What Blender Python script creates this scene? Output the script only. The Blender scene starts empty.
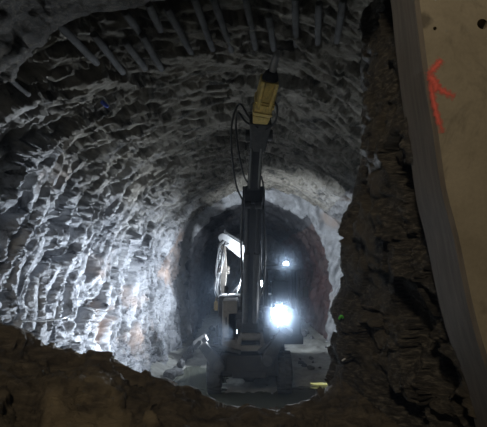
import bpy, bmesh, math, random
import numpy as np
from mathutils import Vector, Matrix

random.seed(7)
RNG = np.random.RandomState(11)
SC = bpy.context.scene
COL = SC.collection
PI = math.pi

# ------------------------------------------------------------------ camera
CAM = np.array([0.0, 0.0, 2.9])
FPX = 458.0
PITCH = math.radians(6.04)
cd = bpy.data.cameras.new('camera')
cam = bpy.data.objects.new('camera', cd)
COL.objects.link(cam)
cam.location = CAM
cam.rotation_euler = (PI / 2 + PITCH, 0, 0)
cd.sensor_fit = 'HORIZONTAL'
cd.sensor_width = 36
cd.lens = FPX / 487 * 36
cd.clip_start = 0.05
cd.clip_end = 200
SC.camera = cam


def ray(px, py):
    dx = (px - 243.5) / FPX
    dy = (213.5 - py) / FPX
    c, s = math.cos(PITCH), math.sin(PITCH)
    return np.array([dx, c - dy * s, s + dy * c])


def P(px, py, Y):
    d = ray(px, py)
    return Vector(CAM + d * (Y / d[1]))


# ------------------------------------------------------------------ noise (numpy)
def _h(ix, iy, iz, seed):
    v = (ix.astype(np.int64) * 73856093) ^ (iy.astype(np.int64) * 19349663) ^ (iz.astype(np.int64) * 83492791) ^ (seed * 2654435761)
    v = (v ^ (v >> 13)) * 1274126177
    v = v & 0xffffffff
    v = (v ^ (v >> 16)) * 2246822519 & 0xffffffff
    v = v ^ (v >> 15)
    return (v & 0xffffff) / float(0x1000000)


def facets3(p, seed, tilt=1.0, hole=0.0):
    """blocky broken-rock height: every Voronoi cell is one tilted plane"""
    b = np.floor(p).astype(np.int64)
    best = np.full(len(p), 1e9)
    out = np.zeros(len(p))
    for i in (-1, 0, 1):
        for j in (-1, 0, 1):
            for k in (-1, 0, 1):
                ix, iy, iz = b[:, 0] + i, b[:, 1] + j, b[:, 2] + k
                c = np.stack([ix + _h(ix, iy, iz, seed + 1), iy + _h(ix, iy, iz, seed + 2), iz + _h(ix, iy, iz, seed + 3)], 1)
                d = p - c
                dist = (d * d).sum(1)
                m = dist < best
                g = np.stack([_h(ix, iy, iz, seed + 4) - .5, _h(ix, iy, iz, seed + 5) - .5, _h(ix, iy, iz, seed + 6) - .5], 1)
                h = (_h(ix, iy, iz, seed + 7) - .5) + tilt * (g * d).sum(1) * 2
                if hole > 0:
                    h = h + np.where(_h(ix, iy, iz, seed + 8) < hole, 1.3, 0)
                out = np.where(m, h, out)
                best = np.where(m, dist, best)
    return out


def facets2(p, seed, tilt=1.0, lean=0.0):
    b = np.floor(p).astype(np.int64)
    best = np.full(len(p), 1e9)
    out = np.zeros(len(p))
    z = np.zeros(len(p), np.int64)
    for i in (-1, 0, 1):
        for j in (-1, 0, 1):
            ix, iy = b[:, 0] + i, b[:, 1] + j
            dx = p[:, 0] - ix - _h(ix, iy, z, seed + 1)
            dy = p[:, 1] - iy - _h(ix, iy, z, seed + 2)
            dist = dx * dx + dy * dy
            m = dist < best
            h = (_h(ix, iy, z, seed + 7) - .5) * (.4 if lean > .5 else 1) + tilt * 2 * ((_h(ix, iy, z, seed + 4) - .5) * dx + (_h(ix, iy, z, seed + 5) - .5) * dy) + lean * dy
            out = np.where(m, h, out)
            best = np.where(m, dist, best)
    return out


def pits2(p, seed, prob):
    """scattered hollows where chunks have dropped out: 0 outside, up to 1 inside"""
    b = np.floor(p).astype(np.int64)
    out = np.zeros(len(p))
    z = np.zeros(len(p), np.int64)
    for i in (-1, 0, 1):
        for j in (-1, 0, 1):
            ix, iy = b[:, 0] + i, b[:, 1] + j
            dx = p[:, 0] - ix - _h(ix, iy, z, seed + 1)
            dy = p[:, 1] - iy - _h(ix, iy, z, seed + 2)
            r = .18 + .34 * _h(ix, iy, z, seed + 3)
            # one corner steep, the other fading out
            dd = np.maximum(np.abs(dx) + .45 * dy, np.abs(dy) + .3 * dx) / r
            v = np.clip((1 - dd) * (1.0 + 4.5 * np.clip(.5 + dy / r, 0, 1)), 0, 1)
            out = np.maximum(out, np.where(_h(ix, iy, z, seed + 4) < prob, v, 0))
    return out


def vnoise(p, seed):
    b = np.floor(p).astype(np.int64)
    f = p - b
    f = f * f * (3 - 2 * f)
    r = np.zeros(len(p))
    for i in (0, 1):
        for j in (0, 1):
            for k in (0, 1):
                w = (f[:, 0] if i else 1 - f[:, 0]) * (f[:, 1] if j else 1 - f[:, 1]) * (f[:, 2] if k else 1 - f[:, 2])
                r += w * _h(b[:, 0] + i, b[:, 1] + j, b[:, 2] + k, seed)
    return r - .5


def fbm(p, seed, n=4):
    r = np.zeros(len(p))
    a = 1.0
    for o in range(n):
        r += a * vnoise(p * 2 ** o, seed + o * 17)
        a *= .5
    return r


# ------------------------------------------------------------------ objects
def tag(o, label=None, cat=None, group=None, kind=None):
    if label: o['label'] = label
    if cat: o['category'] = cat
    if group: o['group'] = group
    if kind: o['kind'] = kind
    return o


def thing(name, label, cat, loc=(0, 0, 0), group=None):
    o = bpy.data.objects.new(name, None)
    o.empty_display_size = .2
    COL.objects.link(o)
    o.location = loc
    return tag(o, label, cat, group)


def link_mesh(name, me, parent=None):
    o = bpy.data.objects.new(name, me)
    COL.objects.link(o)
    if parent is not None:
        o.parent = parent
        # all geometry is written in world metres: keep it there
        wp = parent
        off = Vector((0, 0, 0))
        while wp is not None:
            off += wp.location
            wp = wp.parent
        me.transform(Matrix.Translation(-off))
    return o


def build(name, bm, mat, parent=None, smooth=False):
    me = bpy.data.meshes.new(name)
    bmesh.ops.recalc_face_normals(bm, faces=bm.faces[:])
    bm.to_mesh(me)
    bm.free()
    for m in (mat if isinstance(mat, (list, tuple)) else [mat]):
        me.materials.append(m)
    if smooth:
        me.polygons.foreach_set('use_smooth', [True] * len(me.polygons))
    return link_mesh(name, me, parent)


def grid_mesh(name, V, mat, closed=False, smooth=False, parent=None, mat_idx=None):
    """V: (rows, cols, 3)"""
    r, c, _ = V.shape
    me = bpy.data.meshes.new(name)
    i = np.arange(r - 1)[:, None]
    cc = c if closed else c - 1
    j = np.arange(cc)[None, :]
    jn = (j + 1) % c
    q = np.stack([(i * c + j), (i * c + jn), ((i + 1) * c + jn), ((i + 1) * c + j)], -1).reshape(-1, 4)
    me.vertices.add(r * c)
    me.vertices.foreach_set('co', V.reshape(-1).astype(np.float32))
    me.loops.add(len(q) * 4)
    me.loops.foreach_set('vertex_index', q.reshape(-1).astype(np.int32))
    me.polygons.add(len(q))
    me.polygons.foreach_set('loop_start', (np.arange(len(q)) * 4).astype(np.int32))
    me.update(calc_edges=True)
    if smooth:
        me.polygons.foreach_set('use_smooth', [True] * len(q))
    for m in (mat if isinstance(mat, (list, tuple)) else [mat]):
        me.materials.append(m)
    if mat_idx is not None:
        me.polygons.foreach_set('material_index', mat_idx.reshape(-1).astype(np.int32))
    me.validate()
    return link_mesh(name, me, parent)


def frame_of(a, b, roll=None):
    a, b = Vector(a), Vector(b)
    z = (b - a).normalized()
    x = Vector(roll) if roll is not None else Vector((1, 0, 0))
    if abs(z.dot(x)) > .95:
        x = Vector((0, 1, 0))
    y = z.cross(x).normalized()
    x = y.cross(z).normalized()
    m = Matrix((x, y, z)).transposed().to_4x4()
    m.translation = a
    return m, (b - a).length


def add_box(bm, c, s, bevel=.015, rot=None):
    r = bmesh.ops.create_cube(bm, size=1)
    vs = r['verts']
    bmesh.ops.scale(bm, vec=s, verts=vs)
    if bevel:
        es = list({e for v in vs for e in v.link_edges})
        b = bmesh.ops.bevel(bm, geom=es, offset=min(bevel, min(s) * .3), segments=2, affect='EDGES', profile=.6)
        vs = list({v for f in b['faces'] for v in f.verts} | {v for v in vs if v.is_valid})
    if rot is not None:
        bmesh.ops.rotate(bm, verts=vs, cent=(0, 0, 0), matrix=rot)
    bmesh.ops.translate(bm, vec=c, verts=vs)


def add_beam(bm, a, b, wx0, wy0, wx1=None, wy1=None, bevel=.015, roll=None):
    """tapered box beam from a to b"""
    wx1 = wx0 if wx1 is None else wx1
    wy1 = wy0 if wy1 is None else wy1
    m, L = frame_of(a, b, roll)
    r = bmesh.ops.create_cube(bm, size=1)
    vs = r['verts']
    for v in vs:
        t = v.co.z + .5
        v.co.x *= wx0 + (wx1 - wx0) * t
        v.co.y *= wy0 + (wy1 - wy0) * t
        v.co.z = t * L
    if bevel:
        es = list({e for v in vs for e in v.link_edges})
        bb = bmesh.ops.bevel(bm, geom=es, offset=bevel, segments=2, affect='EDGES', profile=.6)
        vs = list({v for f in bb['faces'] for v in f.verts} | {v for v in vs if v.is_valid})
    bmesh.ops.transform(bm, matrix=m, verts=vs)


def add_cyl(bm, a, b, r0, r1=None, n=20, bevel=0):
    r1 = r0 if r1 is None else r1
    m, L = frame_of(a, b)
    prof = [(0, r0), (L, r1)]
    if bevel:
        prof = [(0, r0 - bevel), (bevel, r0), (L - bevel, r1), (L, r1 - bevel)]
    add_lathe(bm, m, prof, n)


def add_lathe(bm, m, prof, n=24):
    rings = []
    for z, r in prof:
        rings.append([bm.verts.new(m @ Vector((r * math.cos(2 * PI * k / n), r * math.sin(2 * PI * k / n), z))) for k in range(n)])
    for a, b in zip(rings, rings[1:]):
        for k in range(n):
            bm.faces.new((a[k], a[(k + 1) % n], b[(k + 1) % n], b[k]))
    bm.faces.new(rings[0][::-1])
    bm.faces.new(rings[-1])


def add_tube(bm, pts, r, n=8, sub=6):
    pts = [Vector(p) for p in pts]
    if len(pts) > 2:
        out = []
        q = [pts[0] * 2 - pts[1]] + pts + [pts[-1] * 2 - pts[-2]]
        for i in range(1, len(q) - 2):
            for k in range(sub):
                t = k / sub
                a, b, c, d = q[i - 1], q[i], q[i + 1], q[i + 2]
                out.append(.5 * ((2 * b) + (c - a) * t + (2 * a - 5 * b + 4 * c - d) * t * t + (3 * b - a - 3 * c + d) * t ** 3))
        out.append(pts[-1])
        pts = out
    rings = []
    for i, p in enumerate(pts):
        d = (pts[min(i + 1, len(pts) - 1)] - pts[max(i - 1, 0)]).normalized()
        x = d.orthogonal().normalized() if i == 0 else (x - d * x.dot(d)).normalized()
        y = d.cross(x)
        rings.append([bm.verts.new(p + (x * math.cos(2 * PI * k / n) + y * math.sin(2 * PI * k / n)) * r) for k in range(n)])
    for a, b in zip(rings, rings[1:]):
        for k in range(n):
            bm.faces.new((a[k], a[(k + 1) % n], b[(k + 1) % n], b[k]))
    bm.faces.new(rings[0][::-1])
    bm.faces.new(rings[-1])


# ------------------------------------------------------------------ materials
def nodes_of(name):
    m = bpy.data.materials.new(name)
    m.use_nodes = True
    nt = m.node_tree
    return m, nt, nt.nodes['Principled BSDF'], nt.nodes, nt.links


def noise_node(nt, vec, scale, detail=6, rough=.6, dist=0.0):
    n = nt.nodes.new('ShaderNodeTexNoise')
    n.inputs['Scale'].default_value = scale
    n.inputs['Detail'].default_value = detail
    n.inputs['Roughness'].default_value = rough
    n.inputs['Distortion'].default_value = dist
    if vec is not None: nt.links.new(vec, n.inputs['Vector'])
    return n


def ramp(nt, fac, stops):
    r = nt.nodes.new('ShaderNodeValToRGB')
    e = r.color_ramp.elements
    while len(e) < len(stops): e.new(.5)
    for k, (p, c) in enumerate(stops):
        e[k].position = p
        e[k].color = c if len(c) == 4 else (*c, 1)
    nt.links.new(fac, r.inputs[0])
    return r


def mixc(nt, fac, a, b, mode='MIX'):
    m = nt.nodes.new('ShaderNodeMix')
    m.data_type = 'RGBA'
    m.blend_type = mode
    for s, v in ((0, fac), (6, a), (7, b)):
        if isinstance(v, (int, float)): m.inputs[s].default_value = v
        elif isinstance(v, (tuple, list)): m.inputs[s].default_value = (*v, 1) if len(v) == 3 else v
        else: nt.links.new(v, m.inputs[s])
    return m.outputs[2]


def mapping(nt, scale=(1, 1, 1), rot=(0, 0, 0)):
    tc = nt.nodes.new('ShaderNodeTexCoord')
    mp = nt.nodes.new('ShaderNodeMapping')
    mp.inputs['Scale'].default_value = scale
    mp.inputs['Rotation'].default_value = rot
    nt.links.new(tc.outputs['Object'], mp.inputs['Vector'])
    return mp.outputs['Vector']


def bump(nt, bsdf, h, strength, dist=.02):
    b = nt.nodes.new('ShaderNodeBump')
    b.inputs['Strength'].default_value = strength
    b.inputs['Distance'].default_value = dist
    nt.links.new(h, b.inputs['Height'])
    nt.links.new(b.outputs[0], bsdf.inputs['Normal'])


def rock_material(name, dark, mid, light, stain, stain_at=(.55, .7), rough=(.45, .8), sc=(1, 1, 1), rot=(0, 0, 0), bstr=.6, nscale=2.5, spec=.4):
    m, nt, b, N, L = nodes_of(name)
    v0 = mapping(nt)
    v1 = mapping(nt, sc, rot)
    n1 = noise_node(nt, v1, nscale, 8, .65, .4)
    r1 = ramp(nt, n1.outputs[0], [(.3, dark), (.5, mid), (.72, light)])
    n2 = noise_node(nt, v0, .55, 4, .6)
    r2 = ramp(nt, n2.outputs[0], [(stain_at[0], (0, 0, 0)), (stain_at[1], (1, 1, 1))])
    c = mixc(nt, r2.outputs[0], r1.outputs[0], stain)
    L.new(c, b.inputs['Base Color'])
    n3 = noise_node(nt, v1, 14, 8, .7, .3)
    r3 = nt.nodes.new('ShaderNodeMapRange')
    L.new(n1.outputs[0], r3.inputs[0])
    r3.inputs[1].default_value = .3
    r3.inputs[2].default_value = .7
    r3.inputs[3].default_value = rough[0]
    r3.inputs[4].default_value = rough[1]
    L.new(r3.outputs[0], b.inputs['Roughness'])
    b.inputs['Specular IOR Level'].default_value = spec
    bump(nt, b, n3.outputs[0], bstr, .04)
    return m


def paint(name, col, rough=.5, metal=0.0, dirt=(.05, .045, .04), dirt_amt=.5, scale=6, spec=.5):
    m, nt, b, N, L = nodes_of(name)
    v = mapping(nt)
    n = noise_node(nt, v, scale, 8, .7, .5)
    r = ramp(nt, n.outputs[0], [(.42, (0, 0, 0)), (.68, (1, 1, 1))])
    f = nt.nodes.new('ShaderNodeMath')
    f.operation = 'MULTIPLY'
    L.new(r.outputs[0], f.inputs[0])
    f.inputs[1].default_value = dirt_amt
    L.new(mixc(nt, f.outputs[0], col, dirt), b.inputs['Base Color'])
    b.inputs['Roughness'].default_value = rough
    b.inputs['Metallic'].default_value = metal
    b.inputs['Specular IOR Level'].default_value = spec
    n2 = noise_node(nt, v, scale * 5, 4, .6)
    bump(nt, b, n2.outputs[0], .12, .01)
    return m


def emit(name, col, strength):
    m, nt, b, N, L = nodes_of(name)
    b.inputs['Base Color'].default_value = (.8, .8, .8, 1)
    b.inputs['Emission Color'].default_value = (*col, 1)
    b.inputs['Emission Strength'].default_value = strength
    return m


M = {}
def tunnel_rock():
    m, nt, b, N, L = nodes_of('tunnel_rock')
    v0 = mapping(nt)
    v1 = mapping(nt, (1, 1.9, .7), (-.35, 0, 0))
    v2 = mapping(nt, (.6, 1.9, 1))
    n1 = noise_node(nt, v1, 3.2, 9, .68, .4)
    wall = ramp(nt, n1.outputs[0], [(.34, (.04, .042, .05)), (.46, (.27, .28, .30)), (.72, (.48, .49, .51))])
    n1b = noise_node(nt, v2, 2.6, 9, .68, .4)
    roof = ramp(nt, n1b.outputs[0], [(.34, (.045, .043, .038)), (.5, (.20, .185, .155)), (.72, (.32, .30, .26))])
    n2 = noise_node(nt, v0, .55, 4, .6)
    r2 = ramp(nt, n2.outputs[0], [(.60, (0, 0, 0)), (.76, (1, 1, 1))])
    wall = mixc(nt, r2.outputs[0], wall.outputs[0], (.44, .33, .27))
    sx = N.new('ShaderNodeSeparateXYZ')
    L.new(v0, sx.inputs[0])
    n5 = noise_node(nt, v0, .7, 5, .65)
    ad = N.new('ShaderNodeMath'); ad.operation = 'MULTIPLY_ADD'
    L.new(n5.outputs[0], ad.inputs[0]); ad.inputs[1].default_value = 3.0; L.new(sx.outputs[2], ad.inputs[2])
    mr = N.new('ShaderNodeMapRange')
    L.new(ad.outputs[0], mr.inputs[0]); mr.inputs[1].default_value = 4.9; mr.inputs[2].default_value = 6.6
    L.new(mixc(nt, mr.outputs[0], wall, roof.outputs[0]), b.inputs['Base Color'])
    b.inputs['Roughness'].default_value = .75
    b.inputs['Specular IOR Level'].default_value = .22
    n3 = noise_node(nt, v1, 15, 9, .75, .3)
    bump(nt, b, n3.outputs[0], .8, .05)
    return m


M['rock_left'] = M['rock_ceiling'] = tunnel_rock()
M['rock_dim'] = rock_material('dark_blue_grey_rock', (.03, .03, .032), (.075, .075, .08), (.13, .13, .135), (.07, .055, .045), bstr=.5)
M['rock_right'] = rock_material('grey_rock', (.07, .07, .07), (.18, .18, .18), (.3, .3, .3), (.15, .11, .08), sc=(1, 1, .5))
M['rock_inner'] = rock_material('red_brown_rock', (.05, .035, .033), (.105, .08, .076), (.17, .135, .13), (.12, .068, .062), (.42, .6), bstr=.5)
M['rock_near'] = rock_material('dark_fibrous_rock', (.02, .018, .015), (.06, .053, .043), (.22, .195, .155), (.13, .105, .07), (.54, .66), sc=(2, 4, 9), rot=(.5, .4, .3), rough=(.42, .85), bstr=1.0, nscale=5, spec=.3)
M['rock_berm'] = rock_material('brown_mud_covered_rock', (.03, .024, .017), (.085, .068, .046), (.16, .13, .09), (.24, .19, .115), (.55, .62), sc=(1, 2.5, 4), rot=(0, .2, .5), rough=(.6, .9), bstr=.9, nscale=3.5, spec=.25)
M['rubble'] = rock_material('broken_rubble', (.05, .05, .05), (.13, .13, .13), (.24, .24, .24), (.11, .09, .08), bstr=.6, nscale=6)
M['mud'] = rock_material('wet_grey_mud', (.15, .15, .135), (.29, .29, .265), (.44, .44, .41), (.22, .22, .185), rough=(.25, .6), bstr=.35, nscale=3)
M['machine_dark'] = paint('dark_grimy_steel', (.016, .016, .018), .75, 0, (.04, .035, .028), .6)
M['machine_brown'] = paint('muddy_grey_panel', (.125, .11, .092), .6, 0, (.035, .03, .025), .7, 4)
M['black'] = paint('black_rubber', (.02, .02, .02), .7, 0, (.08, .07, .06), .5, 8)
M['yellow'] = paint('worn_yellow_paint', (.70, .50, .13), .38, 0, (.16, .12, .05), .65, 9)
M['dull_yellow'] = paint('mud_caked_yellow', (.26, .18, .065), .7, 0, (.12, .10, .07), .95, 7)
M['steel'] = paint('bright_worn_steel', (.42, .43, .44), .3, .9, (.2, .19, .18), .5, 8)
M['grey_pipe'] = paint('grout_covered_pipe', (.08, .08, .08), .9, 0, (.035, .033, .03), .85, 7)
M['pipe_metal'] = paint('greasy_steel', (.12, .12, .11), .6, .2, (.05, .045, .04), .6, 8)
M['white'] = paint('dusty_white_paint', (.5, .51, .52), .6, 0, (.25, .24, .22), .6, 6)
M['blue'] = paint('blue_plastic', (.03, .06, .35), .4, 0, (.05, .05, .1), .3)
M['green'] = paint('green_plastic', (.10, .55, .06), .4, 0, (.05, .2, .05), .3)
M['lamp'] = emit('lamp_white', (.86, .93, 1), 60)
M['lamp_small'] = emit('lamp_cool_white', (.80, .89, 1), 40)
M['glint_yellow'] = emit('glint_yellow_green', (.85, .85, .30), .45)

m, nt, b, N, L = nodes_of('cab_glass')
b.inputs['Base Color'].default_value = (.75, .85, .95, 1)
b.inputs['Transmission Weight'].default_value = 1
b.inputs['Roughness'].default_value = .05
b.inputs['IOR'].default_value = 1.1
M['glass'] = m

m, nt, b, N, L = nodes_of('murky_water')
v = mapping(nt)
b.inputs['Base Color'].default_value = (.12, .125, .095, 1)
b.inputs['Roughness'].default_value = .06
b.inputs['Specular IOR Level'].default_value = .5
n = noise_node(nt, v, 5, 3, .5, .3)
bump(nt, b, n.outputs[0], .08, .02)
M['water'] = m

# concrete face: buff, with faint darker stains
m, nt, b, N, L = nodes_of('buff_concrete')
v = mapping(nt)
n1 = noise_node(nt, v, 1.6, 7, .62, .2)
r1 = ramp(nt, n1.outputs[0], [(.32, (.15, .125, .082)), (.5, (.21, .178, .122)), (.7, (.255, .218, .152))])
n2 = noise_node(nt, v, 40, 5, .7)
c = mixc(nt, .25, r1.outputs[0], n2.outputs[0], 'OVERLAY')
n4 = noise_node(nt, mapping(nt, (1.6, 1, 1)), 2.3, 5, .65, .8)
r4 = ramp(nt, n4.outputs[0], [(.56, (0, 0, 0)), (.70, (.65, .65, .65))])
c = mixc(nt, r4.outputs[0], c, (.085, .07, .048))
ds = N.new('ShaderNodeVectorMath'); ds.operation = 'DISTANCE'
wv = N.new('ShaderNodeVectorMath'); wv.operation = 'MULTIPLY_ADD'
L.new(noise_node(nt, v, 9, 4, .6).outputs['Color'], wv.inputs[0]); wv.inputs[1].default_value = (.12, .12, .12); L.new(v, wv.inputs[2])
L.new(wv.outputs[0], ds.inputs[0])
ds.inputs[1].default_value = P(424.5, 21, 2.5) + Vector((.06, .06, .06))
ms = N.new('ShaderNodeMapRange'); L.new(ds.outputs['Value'], ms.inputs[0])
ms.inputs[1].default_value = .035; ms.inputs[2].default_value = .06; ms.inputs[3].default_value = .75; ms.inputs[4].default_value = 0
c = mixc(nt, ms.outputs[0], c, (.05, .04, .028))
L.new(c, b.inputs['Base Color'])
b.inputs['Roughness'].default_value = .75
bump(nt, b, n2.outputs[0], .15, .01)
M['concrete'] = m
m, nt, b, N, L = nodes_of('sawn_concrete_edge')
v = mapping(nt, (6, 6, .5))
n1 = noise_node(nt, v, 3, 6, .6, .2)
r1 = ramp(nt, n1.outputs[0], [(.3, (.11, .092, .072)), (.5, (.155, .132, .105)), (.7, (.20, .172, .138))])
L.new(r1.outputs[0], b.inputs['Base Color'])
b.inputs['Roughness'].default_value = .6
n2 = noise_node(nt, v, 20, 5, .7)
bump(nt, b, n2.outputs[0], .3, .01)
M['edge'] = m
# spray paint: breaks up towards the ragged border of each stroke
m, nt, b, N, L = nodes_of('red_spray_paint')
b.inputs['Base Color'].default_value = (.62, .10, .07, 1)
b.inputs['Roughness'].default_value = .6
at = N.new('ShaderNodeAttribute')
at.attribute_name = 'spray'
n1 = noise_node(nt, mapping(nt), 90, 5, .7)
ad = N.new('ShaderNodeMath'); ad.operation = 'ADD'
L.new(at.outputs['Fac'], ad.inputs[0]); L.new(n1.outputs[0], ad.inputs[1])
mr = N.new('ShaderNodeMapRange')
L.new(ad.outputs[0], mr.inputs[0])
mr.inputs[1].default_value = .5; mr.inputs[2].default_value = 1.2
mr.inputs[3].default_value = 0; mr.inputs[4].default_value = .95
L.new(mr.outputs[0], b.inputs['Alpha'])
M['spray'] = m

# ------------------------------------------------------------------ tunnel shell
OUT_FAR = [(-2.0, -.3), (-2.3, 1.3), (-2.33, 2.9), (-1.7, 4.5), (.6, 5.6), (3.1, 4.5), (3.75, 2.9), (3.65, 1.3), (3.35, -.3)]
OUT_NEAR = [(-2.9, -.3), (-3.4, 1.4), (-3.5, 3.2), (-2.8, 5.2), (.4, 6.75), (3.6, 5.2), (4.2, 3.2), (4.2, 1.4), (3.9, -.3)]
INNER = [(-1.75, -.3), (-2.0, 1.3), (-2.02, 2.8), (-1.42, 4.2), (.55, 5.25), (2.5, 4.2), (3.12, 2.8), (3.08, 1.3), (2.9, -.3)]


def spline(pts, n):
    pts = np.array(pts, float)
    q = np.vstack([2 * pts[0] - pts[1], pts, 2 * pts[-1] - pts[-2]])
    o = []
    for i in range(1, len(q) - 2):
        t = np.linspace(0, 1, 40, endpoint=False)[:, None]
        a, b, c, d = q[i - 1:i + 3]
        o.append(.5 * (2 * b + (c - a) * t + (2 * a - 5 * b + 4 * c - d) * t ** 2 + (3 * b - a - 3 * c + d) * t ** 3))
    o = np.vstack(o + [pts[-1:]])
    s = np.r_[0, np.cumsum(np.linalg.norm(np.diff(o, axis=0), axis=1))]
    t = np.linspace(0, s[-1], n)
    return np.stack([np.interp(t, s, o[:, k]) for k in range(o.shape[1])], 1), t


def arch_pts(y):
    f, n_, i = np.array(OUT_FAR), np.array(OUT_NEAR), np.array(INNER)
    if y <= 16.2:
        w = min(1.2, max(0, (16.2 - y) / 10.5))
        return f + (n_ - f) * w
    t = min(1, (y - 16.2) / .5)
    t = t * t * (3 - 2 * t)
    return f + (i - f) * t


def shell(ys, ncol):
    V = np.zeros((len(ys), ncol, 3))
    S = np.zeros((len(ys), ncol))
    for r, y in enumerate(ys):
        p, t = spline(arch_pts(y), ncol)
        V[r, :, 0] = p[:, 0]
        V[r, :, 1] = y
        V[r, :, 2] = p[:, 1]
        S[r] = t - t[-1] / 2
    return V, S


def displace_shell(V, S, amp):
    r, c, _ = V.shape
    tan = np.gradient(V, axis=1)
    tan /= np.linalg.norm(tan, axis=2, keepdims=True) + 1e-9
    ty = np.gradient(V, axis=0)
    ty /= np.linalg.norm(ty, axis=2, keepdims=True) + 1e-9
    nrm = np.cross(tan, ty)                       # points out of the tunnel or in; fix by testing the left wall
    mid = V[r // 2, c // 8] + nrm[r // 2, c // 8]
    if abs(mid[0]) < abs(V[r // 2, c // 8][0]): nrm = -nrm
    s = S.reshape(-1)
    y = V[:, :, 1].reshape(-1)
    sk = -.38 * s
    q = np.stack([s, y + sk, np.zeros_like(s)], 1)
    warp = np.stack([fbm(q * 1.3, 3), fbm(q * 1.3, 5), np.zeros_like(s)], 1)
    q = q + warp * .24
    u = q[:, :2]
    h = .42 * fbm(q * .5, 21, 2)
    h += .20 * facets2(u * np.array([.8, 1.5]), 31, .8, .35)
    h += .11 * facets2(u * np.array([1.5, 4.4]), 41, .7, .95)
    h += .055 * facets2(u * np.array([4.2, 11.0]), 51, .8, .9)
    h += .016 * fbm(q * np.array([9, 16, 1]), 61, 3)
    h += .38 * pits2(u * np.array([1.1, 2.6]), 141, .38)
    h += .24 * pits2(u * np.array([2.2, 6.0]), 151, .42)
    h += .11 * pits2(u * np.array([4.6, 12.0]), 161, .42)
    h -= .06
    a = amp.reshape(-1)
    return V + nrm * (h * a).reshape(r, c, 1)


ys = np.arange(4.9, 16.22, .027)
NC = 560
V, S = shell(ys, NC)
amp = np.interp(V[:, :, 1], [5, 12, 15, 16.2], [1.0, 1.0, .8, .5]) * np.interp(np.abs(S), [1.5, 4.0], [.62, 1.0])
V = displace_shell(V, S, amp)
sl = NC * 36 // 100
sr = NC * 66 // 100
wl = grid_mesh('wall_left', V[:, :sl + 1], M['rock_left'])
ce = grid_mesh('ceiling', V[:, sl:sr + 1], M['rock_ceiling'])
wr = grid_mesh('wall_right', V[:, sr:], M['rock_right'])
tag(wl, 'rough blasted blue-grey rock wall left of the excavator', None, None, 'structure')
tag(ce, 'dark rough rock roof of the near tunnel', None, None, 'structure')
tag(wr, 'rough grey rock wall right of the excavator', None, None, 'structure')
yi = np.r_[np.arange(16.2, 16.79, .03), np.arange(16.8, 33, .09)]
NI = 230
VI, SI = shell(yi, NI)
VI[0] = V[-1][np.linspace(0, NC - 1, NI).round().astype(int)]
ampi = np.interp(VI[:, :, 1], [16.2, 17.5, 20, 33], [.5, .5, .6, .6])
V0 = VI[0].copy()
VI = displace_shell(VI, SI, ampi)
VI[0] = V0
il, ir = NI * 36 // 100, NI * 66 // 100
M['shotcrete'] = rock_material('pale_shotcrete', (.14, .14, .14), (.25, .255, .26), (.38, .39, .40), (.27, .22, .19), (.55, .7), bstr=.5)
KP = 19
grid_mesh('trim_portal', VI[:KP + 1], M['shotcrete'])['kind'] = 'structure'
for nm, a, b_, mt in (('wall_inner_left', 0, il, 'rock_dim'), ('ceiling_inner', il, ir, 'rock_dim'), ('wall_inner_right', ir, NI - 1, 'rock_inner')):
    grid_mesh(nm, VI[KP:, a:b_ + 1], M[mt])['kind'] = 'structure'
# blind end of the inner drive
e = VI[-1]
cen = e.mean(0)
EV = np.stack([cen + (e - cen) * k for k in np.linspace(1, .02, 20)], 0)
q = EV.reshape(-1, 3)
EV = EV + np.stack([np.zeros(len(q)), .5 * facets3(q * 1.2, 71), np.zeros(len(q))], 1).reshape(EV.shape)
EV[0] = e
grid_mesh('wall_end', EV, M['rock_right'])['kind'] = 'structure'

# floor
gx = np.arange(-4.4, 5.2, .07)
gy = np.arange(5.2, 33, .075)
FX, FY = np.meshgrid(gx, gy)
q = np.stack([FX.ravel(), FY.ravel(), 0 * FX.ravel()], 1)


def floor_h(q):
    h = .10 * fbm(q * .8, 81, 4) + .035 * facets3(q * 2.6, 83) + .02 * facets3(q * 6, 85)
    x, y = q[:, 0], q[:, 1]
    h += .45 * np.clip((-1.35 - x) / 1.6, 0, 1) ** 1.5 * np.clip((15.5 - y) / 3, 0, 1)   # rubble heaped against the left wall
    h += .30 * np.clip((x - 2.9) / 1.0, 0, 1) ** 1.5
    h -= .24 * np.exp(-(((x - 1.75) / .75) ** 2 + ((y - 10.7) / .55) ** 2) * .8)            # puddle hollows
    h -= .16 * np.exp(-(((x + 1.3) / .7) ** 2 + ((y - 11.8) / 1.4) ** 2))
    h -= .14 * np.exp(-(((x - .1) / 1.6) ** 2 + ((y - 8.8) / 1.6) ** 2))
    h += .16 * np.clip((y - 14.5) / 3, 0, 1)
    h += .10 * np.exp(-(((x - 2.0) / .9) ** 2 + ((y - 12.3) / 1.1) ** 2))
    return h


FZ = floor_h(q).reshape(FX.shape)
fl = grid_mesh('floor', np.stack([FX, FY, FZ], -1), M['mud'])
fl['kind'] = 'structure'
bm = bmesh.new()
n = 40
wy = np.linspace(5.8, 15.0, 24)
ml = [(arch_pts(y_)[0][0] + .62, y_) for y_ in wy]
mr_ = [(arch_pts(y_)[-1][0] - .75, y_) for y_ in wy[::-1]]
vs = [bm.verts.new((x, y, -.055)) for x, y in ml + mr_]
bm.faces.new(vs)
w = build('water', bm, M['water'])
tag(w, 'murky grey-green puddles lying on the tunnel floor', None, None, 'stuff')

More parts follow.
